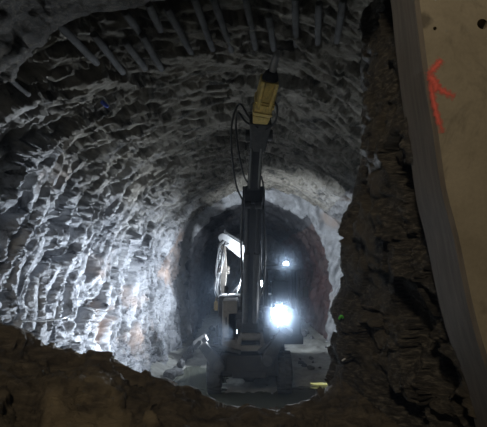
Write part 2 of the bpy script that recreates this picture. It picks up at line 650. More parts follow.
# ------------------------------------------------------------------ ragged opening the photo is taken through
YF = 2.96
PAIRS = [  # silhouette pixel of the far lip, its depth, pixel of the near lip (on the back of the concrete)
    (374, -18, 4.7, 388, -30), (375, 8, 4.7, 394, 0), (368, 38, 4.65, 397, 30), (363, 78, 4.6, 401, 65), (360, 120, 4.6, 406, 105),
    (357, 160, 4.6, 413, 150), (353, 195, 4.55, 420, 200), (345, 228, 4.5, 430, 240), (341, 262, 4.5, 440, 290), (342, 288, 4.5, 450, 330),
    (334, 307, 4.5, 462, 365), (338, 325, 4.45, 474, 405), (335, 340, 4.4, 480, 428), (345, 357, 4.4, 483, 452), (342, 379, 4.35, 470, 485),
    (328, 397, 4.3, 430, 500), (302, 407, 4.3, 380, 510), (275, 410, 4.3, 320, 515), (245, 407, 4.35, 250, 515), (215, 401, 4.4, 190, 515),
    (185, 389, 4.4, 130, 510), (160, 379, 4.45, 80, 505), (135, 366, 4.5, 30, 500), (112, 356, 4.5, -20, 490), (85, 351, 4.55, -60, 470),
    (55, 346, 4.6, -90, 450), (28, 334, 4.6, -110, 430), (5, 326, 4.6, -125, 400), (-30, 316, 4.6, -132, 350), (-62, 280, 4.7, -136, 280),
    (-72, 200, 4.8, -138, 200), (-62, 125, 4.8, -138, 100), (-15, 100, 4.8, -130, 30), (14, 74, 4.8, -100, -30), (42, 44, 4.8, -60, -70),
    (68, 24, 4.8, 0, -90), (105, 13, 4.9, 60, -100), (140, 4, 4.9, 130, -105), (180, -14, 4.9, 200, -105), (260, -22, 4.9, 270, -105),
    (320, -22, 4.8, 330, -95), (355, -22, 4.7, 370, -70)]
back = np.array([P(a, b_, y) for a, b_, y, c, d in PAIRS])
front = np.array([P(c, d, YF) for a, b_, y, c, d in PAIRS])


def closed_spline(p, n):
    k = len(p)
    o = []
    for i in range(k):
        a, b, c, d = p[(i - 1) % k], p[i], p[(i + 1) % k], p[(i + 2) % k]
        t = np.linspace(0, 1, n, endpoint=False)[:, None]
        o.append(.5 * (2 * b + (c - a) * t + (2 * a - 5 * b + 4 * c - d) * t ** 2 + (3 * b - a - 3 * c + d) * t ** 3))
    return np.vstack(o)


NS = 18
B = closed_spline(back, NS)
F = closed_spline(front, NS)
cx = np.array([.3, 0, 3.0])
R1 = B.copy(); R1[:, [0, 2]] = cx[[0, 2]] + (B[:, [0, 2]] - cx[[0, 2]]) * 1.10; R1[:, 1] += .28
R2 = B.copy(); R2[:, [0, 2]] = cx[[0, 2]] + (B[:, [0, 2]] - cx[[0, 2]]) * 2.0; R2[:, 1] += .75
R3 = B.copy(); R3[:, [0, 2]] = cx[[0, 2]] + (B[:, [0, 2]] - cx[[0, 2]]) * 6.5; R3[:, 1] += 1.0
rows = []
NT = 64
for k in range(NT + 1):
    t = k / NT
    bulge = math.sin(PI * t)
    p = F * (1 - t) + B * t
    rows.append(p)
for a, b_, n in ((B, R1, 8), (R1, R2, 14), (R2, R3, 14)):
    for k in range(1, n + 1):
        rows.append(a + (b_ - a) * (k / n))
RV = np.array(rows)
rr, cc, _ = RV.shape
tan = np.roll(RV, -1, 1) - np.roll(RV, 1, 1)
tr = np.gradient(RV, axis=0)
nrm = np.cross(tan, tr)
nrm /= np.linalg.norm(nrm, axis=2, keepdims=True) + 1e-9
# must point into the opening
if ((cx - RV[20]) * nrm[20] * np.array([1, 0, 1])).sum() < 0: nrm = -nrm
q = RV.reshape(-1, 3)
wp = np.stack([fbm(q * 2, 91), fbm(q * 2, 92), fbm(q * 2, 93)], 1)
q = q + wp * .12
h = .25 * fbm(q * 1.6, 95, 4) + .12 * facets3(q * np.array([2.2, 2.2, 2.6]), 101, .7) + .035 * facets3(q * np.array([6.2, 5, 8]), 111, 1.1, 0) + .014 * facets3(q * 17, 121) + .03 * fbm(q * 7, 99, 3)
h -= .13 * np.clip(facets3(q * 3.3, 131, 0.2) - .26, 0, .15) / .15   # potholes
k = np.arange(rr)
fade = np.interp(k, [0, 5, NT - 6, NT, NT + 6, rr], [.12, .8, .8, .42, .8, 1.0])
h = h.reshape(rr, cc) * fade[:, None]
RV = RV + nrm * h[:, :, None]
# split into berm (bottom) and rock (sides, top)
i0, i1 = 14 * NS, 31 * NS
nb = grid_mesh('wall_opening_bottom', RV[:, i0:i1 + 1], M['rock_berm'])
idx = list(range(i1, cc)) + list(range(0, i0 + 1))
na = grid_mesh('wall_opening_side', RV[:, idx], M['rock_near'])
nb['kind'] = 'structure'
na['kind'] = 'structure'
tag(nb, 'brown mud-covered broken rock sill in the foreground')
tag(na, 'dark broken rock edge beside the concrete slab')

# concrete lining slab with its sawn edge
YC = 2.5
fo = F.copy()
fo[:, [0, 2]] += 0
bm = bmesh.new()
rim_b, rim_c, rim_f = [], [], []
step = 6
for p in fo[::step]:
    rim_b.append(bm.verts.new((p[0], YF + .06, p[2])))
for p in fo[::step]:
    rim_c.append(bm.verts.new((p[0] - .045, YC + .035, p[2])))
for p in fo[::step]:
    d = np.array([p[0] - .3, p[2] - 3.0]); d /= np.linalg.norm(d)
    rim_f.append(bm.verts.new((p[0] - .03, YC, p[2])))
K = len(rim_b)
for a, b_ in ((rim_b, rim_c), (rim_c, rim_f)):
    for k in range(K):
        f = bm.faces.new((a[k], a[(k + 1) % K], b_[(k + 1) % K], b_[k]))
        f.material_index = 1
edges = [bm.edges.get((rim_f[k], rim_f[(k + 1) % K])) for k in range(K)]
oc = [bm.verts.new(v_) for v_ in ((-4.5, YC, -1.5), (5.5, YC, -1.5), (5.5, YC, 7.5), (-4.5, YC, 7.5))]
edges += [bm.edges.new((oc[k], oc[(k + 1) % 4])) for k in range(4)]
for px, py, rad in ((482.5, 24, .031), (435, 28.5, .011)):
    c0 = P(px, py, YC)
    n = 24
    ring = [bm.verts.new((c0.x + rad * math.cos(2 * PI * k / n), YC, c0.z + rad * math.sin(2 * PI * k / n))) for k in range(n)]
    ring2 = [bm.verts.new((v_.co.x, YC + .14, v_.co.z)) for v_ in ring]
    edges += [bm.edges.new((ring[k], ring[(k + 1) % n])) for k in range(n)]
    for k in range(n):
        bm.faces.new((ring[k], ring[(k + 1) % n], ring2[(k + 1) % n], ring2[k]))
    bm.faces.new(ring2)
bmesh.ops.triangle_fill(bm, use_beauty=True, use_dissolve=False, edges=edges, normal=(0, -1, 0))
wc = build('wall_concrete', bm, [M['concrete'], M['edge']])
wc['kind'] = 'structure'
tag(wc, 'buff concrete slab with sawn grey edge on the right')

# the red mark sprayed on the slab
bm = bmesh.new()
lay = bm.verts.layers.float.new('spray')
for si, (pts, wd) in enumerate(((([442, 59], [436, 66], [429, 74]), 4.6), (([428.5, 71], [432, 80], [440, 89], [455, 97]), 4.8), (([430, 80], [433, 98], [437, 115], [443, 133]), 4.2), (([429, 75], [436, 84], [434, 93]), 5.5))):
    pp, t = spline(pts, 24)
    d = np.gradient(pp, axis=0)
    d /= np.linalg.norm(d, axis=1, keepdims=True)
    nn = np.stack([-d[:, 1], d[:, 0]], 1)
    prev = None
    for k in range(24):
        endf = min(1, k / 4, (23 - k) / 6)
        ring = []
        for o in (-1, -.5, 0, .5, 1):
            x_, y_ = pp[k] + nn[k] * o * wd * (1 + .25 * math.sin(k * 1.7 + si))
            v_ = bm.verts.new(P(x_, y_, YC - .002 - .0004 * si))
            v_[lay] = (.75 - .75 * abs(o)) * (.35 + .65 * endf)
            ring.append(v_)
        if prev:
            for j in range(4):
                bm.faces.new((prev[j], prev[j + 1], ring[j + 1], ring[j]))
        prev = ring
sp = build('spray_mark', bm, M['spray'], wc)
tag(sp, 'red spray paint mark')

# ------------------------------------------------------------------ drill pipes along the roof
def shell_hit(px, py, inset):
    d = ray(px, py)
    for y in np.arange(5.0, 16, .04):
        p = CAM + d * (y / d[1])
        a, _ = spline(arch_pts(y), 80)
        c0 = np.array([.45, 2.5])
        v_ = np.array([p[0], p[2]]) - c0
        w_ = a - c0
        ang = np.arctan2(w_[:, 1], w_[:, 0]); an = math.atan2(v_[1], v_[0])
        k = np.argmin(np.abs(np.angle(np.exp(1j * (ang - an)))))
        if np.linalg.norm(v_) > np.linalg.norm(w_[k]) - inset:
            return Vector(p)
    return Vector(p)


PIPES = [((57, 22), (89, 55)), ((95, 36), (118, 66)), ((126, 14), (140, 32)), ((126, 43), (141, 63)), ((149, 6), (157, 23)), ((168, 10), (188, 47)),
         ((143, 37), (158, 63)), ((195, 0), (210, 42)), ((214, 0), (229, 44)), ((246, 0), (254, 41)), ((269, 17), (273, 44)), ((295, 0), (296, 38)),
         ((319, 5), (318, 36)), ((343, 2), (338, 34))]
PLAB = ['grey pipe in the rock roof, the one furthest left', 'short dim pipe in the roof right of the leftmost one', 'stubby upper pipe close to the top left of the roof',
        'stubby lower pipe on the left part of the roof', 'shortest pipe, high in the roof left of centre', 'long pale slanting pipe in the roof left of centre',
        'dim low pipe beneath the long pale slanting one', 'long slanting pipe, left of the close pair above the left hoses', 'long pipe, right of the close pair above the left hoses',
        'nearly upright pipe in the roof just left of the breaker tip', 'short pipe in the roof directly above the breaker tip', 'upright pipe in the roof just right of the breaker tip',
        'thin faint pipe in the roof, second from the right', 'pale pipe in the roof, furthest right beside the rock edge']
for (a, b_), lb in zip(PIPES, PLAB):
    A = shell_hit(*a, .22)
    Bp = shell_hit(*b_, .10)
    d = (Bp - A).normalized()
    bm = bmesh.new()
    m_, Ln = frame_of(A - d * .05, Bp + d * .25)
    r = .05
    add_lathe(bm, m_, [(0, r * .72), (.01, r), (Ln * .3, r * 1.03), (Ln * .5, r * .97), (Ln * .75, r), (Ln, r * .9)], 14)
    o = build('roof_pipe', bm, M['grey_pipe'], None, True)
    tag(o, lb, 'pipe', 'grey pipes along the tunnel roof')

def rod(name, a, ya, b_, yb, r, mat, label, cat='rod', group=None):
    bm = bmesh.new()
    A, Bp = P(*a, ya), P(*b_, yb)
    mid = (A + Bp) / 2 + Vector((0, 0, -.02))
    add_tube(bm, [A, mid, Bp], r, 8, 5)
    return tag(build(name, bm, M[mat], None, True), label, cat, group)


rod('steel_bar', (0, 68), 5.4, (29, 95), 5.9, .03, 'grey_pipe', 'grey bar jutting from the dark rock at the upper left edge', 'bar')

# ------------------------------------------------------------------ excavator
EX = 10.3
ex = thing('excavator', 'dirty wheeled excavator with upright breaker boom facing the camera', 'excavator', (.15, 11.2, 0))
X0 = .13
# chassis
bm = bmesh.new()
add_box(bm, (X0, 11.5, .70), (1.05, 2.6, .36), .04)
add_box(bm, (X0, 10.42, .66), (1.25, .34, .46), .05)
add_box(bm, (X0, 10.26, .56), (.75, .10, .34), .03)
chassis = build('chassis', bm, M['machine_dark'], ex)
for yy in (10.62, 12.45):
    bm = bmesh.new()
    add_cyl(bm, (X0 - .8, yy, .45), (X0 + .8, yy, .45), .11, n=16, bevel=.01)
    add_lathe(bm, frame_of((X0 - .17, yy, .45), (X0 + .17, yy, .45))[0], [(0, .12), (.08, .22), (.26, .22), (.34, .12)], 20)
    build('axle', bm, M['machine_dark'], ex)
for sx in (-1, 1):
    for yy in (10.62, 12.45):
        bm = bmesh.new()
        xa = X0 + sx * .61
        xb = X0 + sx * .945
        m_, Ln = frame_of((min(xa, xb), yy, .44), (max(xa, xb), yy, .44))
        add_lathe(bm, m_, [(.02, .24), (0, .30), (.02, .40), (.06, .435), (Ln - .06, .435), (Ln - .02, .40), (Ln, .30), (Ln - .02, .24)], 36)
        for k in range(22):                       # tread lugs
            a = 2 * PI * k / 22
            for half in (0, 1):
                c0 = Vector((xa + (xb - xa) * (.28 if half else .72), yy + math.cos(a + half * .14) * .436, .44 + math.sin(a + half * .14) * .436))
                add_box(bm, c0, (.15, .045, .04), .006, Matrix.Identity(3)) if False else add_beam(bm, c0 - Vector((.075, 0, 0)), c0 + Vector((.075, .012, 0)), .04, .045, bevel=.006)
        wh = build('wheel', bm, M['black'], ex)
        bm = bmesh.new()
        m_, Ln = frame_of((X0 + sx * .80, yy, .44), (X0 + sx * .955, yy, .44))
        add_lathe(bm, m_, [(0, .235), (.09, .24), (.10, .17), (.12, .10), (.155, .09)], 24)
        build('hub', bm, M['machine_dark'], wh)
# outriggers folded up at the front: beam, foot pad, cylinder
for side, piv, pad, lb in ((-1, (219, 366), (202, 343), None), (1, (267, 360), (284, 331), None)):
    A = P(*piv, 10.12); Bq = P(*pad, 10.02)
    bm = bmesh.new()
    add_beam(bm, A, Bq, .26, .16, .20, .13, .02)
    add_cyl(bm, A + Vector((0, -.12, 0)), A + Vector((0, .12, 0)), .12, n=18, bevel=.01)
    o = build('outrigger', bm, M['black'], ex)
    d = (Bq - A).normalized()
    bm = bmesh.new()
    side_v = Vector((-d.z, 0, d.x))
    c0 = Bq + d * .05
    add_beam(bm, c0 - side_v * .17, c0 + side_v * .17, .11, .30, bevel=.025, roll=d)
    add_cyl(bm, c0 + Vector((0, -.16, 0)), c0 + Vector((0, .16, 0)), .05, n=14, bevel=.005)
    build('foot_pad', bm, M['black'], o)
    bm = bmesh.new()
    K1 = Vector((X0 + side * .2, 10.2, .95))
    add_cyl(bm, K1, K1.lerp(Bq, .55), .05, n=14)
    add_cyl(bm, K1.lerp(Bq, .5), K1.lerp(Bq, .92), .028, n=12)
    build('cylinder', bm, M['machine_dark'], o)
# turntable, upper body
bm = bmesh.new()
add_cyl(bm, (X0, 11.5, .86), (X0, 11.5, 1.08), .58, n=40, bevel=.02)
build('turntable', bm, M['machine_dark'], ex)
bm = bmesh.new()
add_box(bm, (.42, 11.75, 1.16), (1.85, 2.5, .20), .03)
add_box(bm, (.2, 12.55, 1.60), (1.75, .95, .85), .12)
add_box(bm, (.02, 11.3, 1.50), (.80, 1.9, .62), .05)
build('upper_body', bm, M['machine_dark'], ex)
# pale muddy box at the left front
bm = bmesh.new()
lo = P(222, 352, EX); hi = P(237.5, 301, EX)
add_box(bm, ((lo.x + hi.x) / 2, 10.85, (lo.z + hi.z) / 2), (hi.x - lo.x, 1.0, hi.z - lo.z), .03)
tb = build('tank_box', bm, M['machine_brown'], ex)
tb['label'] = 'muddy grey-brown tank box'
bm = bmesh.new()
add_box(bm, ((lo.x + hi.x) / 2, 10.34, lo.z + .28), (.24, .03, .05), .008)
build('latch', bm, M['machine_dark'], tb)
bm = bmesh.new()
add_box(bm, ((lo.x + hi.x) / 2 - .08, 10.33, lo.z + .66), (.03, .05, .16), .008)
build('latch', bm, M['machine_dark'], tb)
# front plates with the A-shaped boom bracket
bm = bmesh.new()
add_box(bm, (.24, 10.62, 1.40), (.78, .16, 1.0), .03)
add_box(bm, (.02, 10.5, 1.72), (.28, .12, .50), .02)
add_box(bm, (.42, 10.5, 1.25), (.34, .12, .40), .02)
build('front_plate', bm, M['machine_dark'], ex)
bm = bmesh.new()
for s in (-1, 1):
    add_beam(bm, (.16 + s * .30, 10.36, .92), (.16 + s * .10, 10.36, 1.85), .10, .18, .09, .14, .015)
add_beam(bm, (-.18, 10.34, 1.02), (.50, 10.34, 1.02), .16, .12, bevel=.015)
add_cyl(bm, (-.05, 10.33, 1.28), (.37, 10.33, 1.28), .10, n=20, bevel=.01)
build('boom_bracket', bm, M['machine_brown'], ex)
# cab at the viewer's right
cx0, cx1, cy0, cy1, cz0, cz1 = .50, 1.30, 10.55, 12.0, 1.20, 2.72
bm = bmesh.new()
add_box(bm, ((cx0 + cx1) / 2, (cy0 + cy1) / 2, 1.46), (cx1 - cx0, cy1 - cy0, .50), .05)
for x_ in (cx0 + .035, cx1 - .035):
    for y_ in (cy0 + .04, (cy0 + cy1) / 2 + .1, cy1 - .04):
        add_beam(bm, (x_, y_, 1.65), (x_, y_ + (.06 if y_ < 10.7 else 0), cz1), .06, .07, bevel=.012)
cab = build('cab', bm, M['machine_dark'], ex)
bm = bmesh.new()
add_box(bm, ((cx0 + cx1) / 2, (cy0 + cy1) / 2 + .03, cz1 + .05), (cx1 - cx0 + .06, cy1 - cy0 + .02, .11), .045)
build('roof', bm, M['machine_dark'], cab)
for (c0, s0, lb) in (((( cx0 + cx1) / 2, cy0 + .06, 2.2), (cx1 - cx0 - .14, .012, .96), None), ((cx1 - .03, (cy0 + cy1) / 2, 2.2), (.012, cy1 - cy0 - .16, .96), None), ((cx0 + .03, (cy0 + cy1) / 2, 2.2), (.012, cy1 - cy0 - .16, .96), None)):
    bm = bmesh.new()
    add_box(bm, c0, s0, 0)
    build('window_pane', bm, M['glass'], cab)
bm = bmesh.new()
add_box(bm, (.92, 11.45, 1.85), (.44, .42, .14), .05)
add_box(bm, (.92, 11.68, 2.16), (.42, .14, .55), .05)
build('seat', bm, M['black'], cab)
bm = bmesh.new()
add_cyl(bm, (.92, 10.95, 1.7), (.92, 11.0, 2.02), .03, n=12)
ringp = [Vector((.92 + .17 * math.cos(a), 11.0 + .05 * math.sin(a), 2.04 + .16 * math.sin(a))) for a in np.linspace(0, 2 * PI, 19)]
add_tube(bm, ringp, .014, 8, 2)
build('steering_wheel', bm, M['black'], cab)
bm = bmesh.new()                                   # mirror on its stalk and grab rail
add_tube(bm, [(cx1, 10.62, 2.5), (cx1 + .10, 10.5, 2.52), (cx1 + .10, 10.48, 2.35)], .012, 8, 4)
add_box(bm, (cx1 + .10, 10.47, 2.22), (.12, .04, .24), .015)
build('mirror', bm, M['black'], cab)
bm = bmesh.new()
add_tube(bm, [(cx0 - .03, 10.56, 1.75), (cx0 - .05, 10.50, 2.0), (cx0 - .03, 10.56, 2.35)], .014, 8, 5)
build('grab_rail', bm, M['pipe_metal'], cab)


def lamp(parent, c, face, r, mat, housing='machine_dark', name='work_light'):
    c = Vector(c); face = Vector(face).normalized()
    bm = bmesh.new()
    m_, _ = frame_of(c - face * r * 1.1, c)
    add_lathe(bm, m_, [(0, r * .5), (r * .35, r * .9), (r * 1.1, r * 1.14), (r * 1.15, r * 1.02), (r * 1.0, r * .98)], 28)
    add_cyl(bm, c - face * r * .8 - Vector((0, 0, r * 1.6)), c - face * r * .8, r * .16, n=10)
    hs = build(name, bm, M[housing], parent, False)
    bm = bmesh.new()
    add_lathe(bm, frame_of(c - face * .01, c + face)[0], [(0, r), (r * .12, r * .96), (r * .22, r * .6), (r * .26, r * .1)], 28)
    ln = build('lens', bm, M[mat], hs, True)
    return hs


def light(kind, name, loc, energy, col, parent=None, aim=None, size=.08, spot=120, blend=.6):
    ld = bpy.data.lights.new(name, kind)
    ld.energy = energy
    ld.color = col
    ld.shadow_soft_size = size
    if kind == 'SPOT':
        ld.spot_size = math.radians(spot)
        ld.spot_blend = blend
    o = bpy.data.objects.new(name, ld)
    COL.objects.link(o)
    o.location = loc
    if aim is not None:
        o.rotation_euler = (Vector(aim) - Vector(loc)).to_track_quat('-Z', 'Y').to_euler()
    if parent is not None:
        off = Vector((0, 0, 0)); wp_ = parent
        while wp_ is not None:
            off += wp_.location; wp_ = wp_.parent
        o.parent = parent
        o.location = Vector(loc) - off
    return o


H1 = P(279, 314, 9.9)
h1 = lamp(ex, H1, (0, -1, 0), .155, 'lamp', name='headlight')
h1['label'] = 'large glaring white headlight'
COOL = (.80, .89, 1.0)
H3 = Vector((-.42, 10.5, 2.28))  # side lamp added above the tank box to brighten the left wall
h3 = lamp(ex, H3, (-1, .12, 0), .08, 'lamp_small')
light('SPOT', 'wall_fill_beam', H3 + Vector((-.12, 0, 0)), 600, COOL, h3, H3 + Vector((-2, -.8, -.15)), .07, 145, .6)
H4 = Vector((-.14, 9.98, 1.42))  # lamp added at the boom foot, its beam turned aside onto the left wall
h4 = lamp(ex, H4, (-1, -.05, 0), .06, 'lamp_small')
light('SPOT', 'wall_fill_beam', H4 + Vector((-.08, -.03, 0)), 1500, COOL, h4, H4 + Vector((-3, -2.4, -.15)), .07, 96, .45)
light('SPOT', 'headlight_glare', H1 + Vector((0, -.12, 0)), 380, COOL, h1, H1 + Vector((.2, -3, -.5)), .10, 130, .8)
H2 = P(286, 264, 10.6)
h2 = lamp(ex, H2, (0, -1, 0), .06, 'lamp_small')
h2['label'] = 'small white work light on the cab roof'
light('SPOT', 'work_light_beam', H2 + Vector((0, -.08, 0)), 110, COOL, h2, H2 + Vector((-.3, -3, 1.3)), .06, 160, .8)

# boom: two-piece, leaning towards the camera
bf = P(250, 326, 10.25); b1 = P(253, 262, 9.6); b2 = P(253, 200, 8.75)
bm = bmesh.new()
add_beam(bm, bf, b1, .36, .34, .36, .42, .03)
add_beam(bm, b1 - (b1 - bf).normalized() * .05, b2, .36, .42, .33, .34, .03)
add_cyl(bm, bf - Vector((.30, 0, 0)), bf + Vector((.30, 0, 0)), .14, n=24, bevel=.01)
boom = build('boom', bm, M['machine_dark'], ex)
bm = bmesh.new()
for s in (-.13, .13):
    a, c0 = P(250, 322, 9.95) + Vector((s * .8, 0, 0)), P(253, 205, 8.5) + Vector((s * .75, 0, 0))
    add_cyl(bm, a, a.lerp(c0, .62), .065, n=16, bevel=.008)
build('cylinder', bm, M['black'], boom)
bm = bmesh.new()
for s in (-.13, .13):
    a, c0 = P(250, 322, 9.95) + Vector((s * .8, 0, 0)), P(253, 205, 8.5) + Vector((s * .75, 0, 0))
    add_cyl(bm, a.lerp(c0, .6), c0, .035, n=14)
    add_cyl(bm, c0 - Vector((.06, 0, 0)), c0 + Vector((.06, 0, 0)), .075, n=16, bevel=.008)
build('piston_rod', bm, M['machine_dark'], boom)
# knuckle between boom and arm
a1 = P(255, 182, 8.55); a2 = P(256.5, 146, 8.05)
bm = bmesh.new()
add_box(bm, P(253, 196, 8.72), (.35, .42, .34), .05)
add_cyl(bm, P(253, 193, 8.70) - Vector((.20, 0, 0)), P(253, 193, 8.70) + Vector((.20, 0, 0)), .13, n=22, bevel=.01)
build('knuckle', bm, M['machine_dark'], ex)
bm = bmesh.new()
add_beam(bm, P(253.5, 192, 8.68), a2, .25, .26, .21, .22, .02)
arm = build('arm', bm, M['machine_dark'], ex)
bm = bmesh.new()
for s in (-.085, .085):
    add_cyl(bm, P(254, 188, 8.50) + Vector((s, 0, 0)), P(256.5, 148, 7.92) + Vector((s, 0, 0)), .026, n=12)
build('piston_rod', bm, M['pipe_metal'], arm)
# dark coupling block
c1 = P(257.5, 148, 8.07); c2 = P(260.5, 119, 7.62)
bm = bmesh.new()
add_beam(bm, c1, c2, .26, .28, .38, .34, .03)
cm = c1.lerp(c2, .45)
add_cyl(bm, cm - Vector((.24, 0, 0)), cm + Vector((.24, 0, 0)), .10, n=20, bevel=.01)
add_box(bm, c1 + Vector((0, 0, .05)), (.28, .28, .12), .03)
build('coupling', bm, M['black'], ex)
# yellow breaker with chisel
h0 = P(259.5, 121, 7.62); hA = P(264.5, 99, 7.32); hB = P(270, 79, 7.06)
bm = bmesh.new()
d = (hB - h0).normalized()
add_beam(bm, h0, h0 + d * .16, .25, .26, .30, .31, .02)
add_beam(bm, h0 + d * .16, hB, .30, .31, .29, .30, .025)
brk = build('breaker', bm, M['yellow'], ex)
brk['label'] = 'worn yellow hydraulic breaker'
mm, Lh = frame_of(h0, hB)
bm = bmesh.new()
for s in (-1, 1):
    a = mm @ Vector((s * .10, .165, .10)); c0 = mm @ Vector((s * .10, .165, Lh - .03))
    a, c0 = mm @ Vector((s * .10, -.165 * (1 if (mm.to_3x3() @ Vector((0, -1, 0))).y < 0 else -1), .30)), mm @ Vector((s * .10, -.165 * (1 if (mm.to_3x3() @ Vector((0, -1, 0))).y < 0 else -1), Lh + .02))
    add_cyl(bm, a, c0, .032, n=12, bevel=.004)
build('tie_rod', bm, M['yellow'], brk)
sg = (1 if (mm.to_3x3() @ Vector((0, -1, 0))).y < 0 else -1)
bm = bmesh.new()
for z_, hgt in ((.20, .035), (.33, .05), (.40, .03)):
    add_beam(bm, mm @ Vector((0, 0, z_)), mm @ Vector((0, 0, z_ + hgt)), .325, .335, bevel=.008, roll=mm.to_3x3() @ Vector((1, 0, 0)))
build('band', bm, M['yellow'], brk)
bm = bmesh.new()
add_cyl(bm, mm @ Vector((.18, 0, .30)), mm @ Vector((.20, 0, .55)), .05, n=14, bevel=.01)
build('accumulator', bm, M['steel'], brk)
ht = P(278.5, 49, 6.72)
bm = bmesh.new()
dd = (ht - hB).normalized()
add_lathe(bm, frame_of(hB - dd * .05, ht)[0], [(0, .085), (.10, .085), (.12, .055), ((ht - hB).length * .9, .052), ((ht - hB).length + .03, .03)], 18)
build('chisel', bm, M['steel'], brk)
bm = bmesh.new()
add_lathe(bm, frame_of(hB - dd * .04, ht)[0], [(0, .13), (.06, .135), (.15, .10), (.17, .08)], 18)
build('bushing', bm, M['black'], brk)
# hoses
HOSES = [([(262, 122, 7.5), (250, 118, 7.6), (240, 104, 7.7), (233, 118, 7.8), (231, 140, 8.0), (233, 165, 8.3), (237, 188, 8.5), (245, 204, 8.6)], .018, 'hose'),
         ([(258, 128, 7.55), (246, 122, 7.6), (238, 113, 7.7), (236, 130, 7.9), (239, 155, 8.1), (244, 176, 8.4), (250, 186, 8.55)], .017, 'hose'),
         ([(261, 176, 8.4), (263.5, 186, 8.45), (264, 200, 8.55), (262, 214, 8.7)], .016, 'hose'),
         ([(272, 98, 7.2), (277, 108, 7.3), (275, 122, 7.5), (266, 130, 7.6)], .018, 'hose'),
         ([(243, 200, 8.6), (241, 240, 9.1), (242, 285, 9.75), (240, 306, 10.0)], .022, 'hose'),
         ([(263, 205, 8.6), (265, 240, 9.1), (264, 280, 9.7), (258, 305, 10.0)], .022, 'hose')]
for pts, r, nm in HOSES:
    bm = bmesh.new()
    add_tube(bm, [P(*p) for p in pts], r, 8, 6)
    build(nm, bm, M['black'], ex, True)

# ------------------------------------------------------------------ second machine behind: arm with white head, dark carrier
DY = 13.9
dr = thing('boom_rig', 'second machine behind the excavator with brightly lit hose-covered arm', 'machine', (-.3, 14.6, 0))
bm = bmesh.new()
add_box(bm, (.1, 15.0, .95), (1.7, 2.6, .55), .08)
add_box(bm, (.35, 15.5, 1.45), (1.1, 1.3, .6), .08)
build('carrier', bm, M['machine_dark'], dr)
for sx in (-1, 1):
    for yy in (14.15, 15.9):
        bm = bmesh.new()
        m_, _ = frame_of((.1 + sx * .78 - .16, yy, .55), (.1 + sx * .78 + .16, yy, .55))
        add_lathe(bm, m_, [(0, .25), (0, .40), (.05, .46), (.27, .46), (.32, .40), (.32, .25)], 28)
        build('wheel', bm, M['black'], dr)
bm = bmesh.new()
bs = P(220, 306, DY)
add_box(bm, bs + Vector((-.02, .1, 0)), (.32, .4, .26), .04)
add_cyl(bm, bs + Vector((0, 0, .05)), bs + Vector((0, 0, .3)), .15, .12, n=20, bevel=.01)
add_beam(bm, bs + Vector((.1, .1, 0)), (.1, 14.3, 1.1), .2, .2)
build('arm_base', bm, M['dull_yellow'], dr)['label'] = 'dirty yellow arm base'
e0 = P(221, 296, DY); e1 = P(224, 270, DY - .05); e2 = P(222.5, 240, DY)
bm = bmesh.new()
add_beam(bm, e0, e1, .22, .24, .2, .22, .03)
add_beam(bm, e1, e2, .2, .22, .17, .2, .03)
add_cyl(bm, e1 - Vector((.16, 0, 0)), e1 + Vector((.16, 0, 0)), .12, n=18, bevel=.01)
la = build('arm', bm, M['machine_brown'], dr)
bm = bmesh.new()
w0 = P(223, 238, DY); w1 = P(245, 254, DY - .1)
add_beam(bm, w0, w1, .26, .3, .46, .36, .03, roll=(0, 1, 0))
add_cyl(bm, w0 - Vector((0, .2, 0)), w0 + Vector((0, .2, 0)), .13, n=18, bevel=.01)
build('arm_head', bm, M['white'], dr)['label'] = 'brightly lit white box section'
bm = bmesh.new()
add_beam(bm, P(224, 240, DY - .1), P(225, 229.5, DY - .12), .09, .05, .03, .03, .01)
add_beam(bm, P(225, 232, DY - .2), P(243, 243, DY - .25), .05, .05, bevel=.01)
build('guide', bm, M['steel'], dr)
bm = bmesh.new()
add_cyl(bm, P(217.5, 292, DY - .1), P(219.5, 262, DY - .1), .05, n=14)
add_cyl(bm, P(219.5, 264, DY - .1), P(220.5, 244, DY - .1), .028, n=12)
build('cylinder', bm, M['steel'], dr)
for k in range(8):
    bm = bmesh.new()
    rx = lambda w: random.uniform(-w, w)
    pts = [P(217 + k * .9, 301, DY - .2), P(218 + rx(4.5), 288, DY - .25), P(220 + rx(4.5), 272, DY - .28), P(221 + rx(4), 256, DY - .28), P(221 + rx(3), 246, DY - .26), P(223 + k * .8, 240 + k * .5, DY - .2)]
    add_tube(bm, pts, random.choice((.014, .018, .022)), 8, 5)
    build('hose', bm, M[('black', 'steel', 'white', 'machine_dark')[k % 4]], dr, True)
for k in range(3):
    bm = bmesh.new()
    add_tube(bm, [P(243, 256 + k, DY - .15), P(244 + k, 268, DY - .2), P(241 + k, 280, DY - .2), P(237 - k * 2, 292, DY - .2), P(230, 302, DY - .15)], .022, 8, 6)
    build('hose', bm, M['steel' if k else 'white'], dr, True)

# ------------------------------------------------------------------ loose rocks
def rock_mesh(seed, r):
    bm = bmesh.new()
    bmesh.ops.create_icosphere(bm, subdivisions=3, radius=1)
    co = np.array([v_.co for v_ in bm.verts])
    rs = np.random.RandomState(seed)
    pl = rs.normal(size=(11, 3)); pl /= np.linalg.norm(pl, axis=1, keepdims=True)
    dist = rs.uniform(.55, .95, 11)
    for n_, d_ in zip(pl, dist):
        k = co @ n_
        co = co - np.outer(np.clip(k - d_, 0, None), n_)
    co += .05 * np.stack([fbm(co * 2 + seed, 5), fbm(co * 2 + seed, 6), fbm(co * 2 + seed, 7)], 1)
    co *= np.array([1, rs.uniform(.65, .95), rs.uniform(.5, .75)]) * r
    for v_, c_ in zip(bm.verts, co): v_.co = c_
    me = bpy.data.meshes.new('loose_rock')
    bm.to_mesh(me); bm.free()
    me.materials.append(M['rubble'])
    return me


RM = [rock_mesh(s, 1.0) for s in range(6)]


PLACED = []


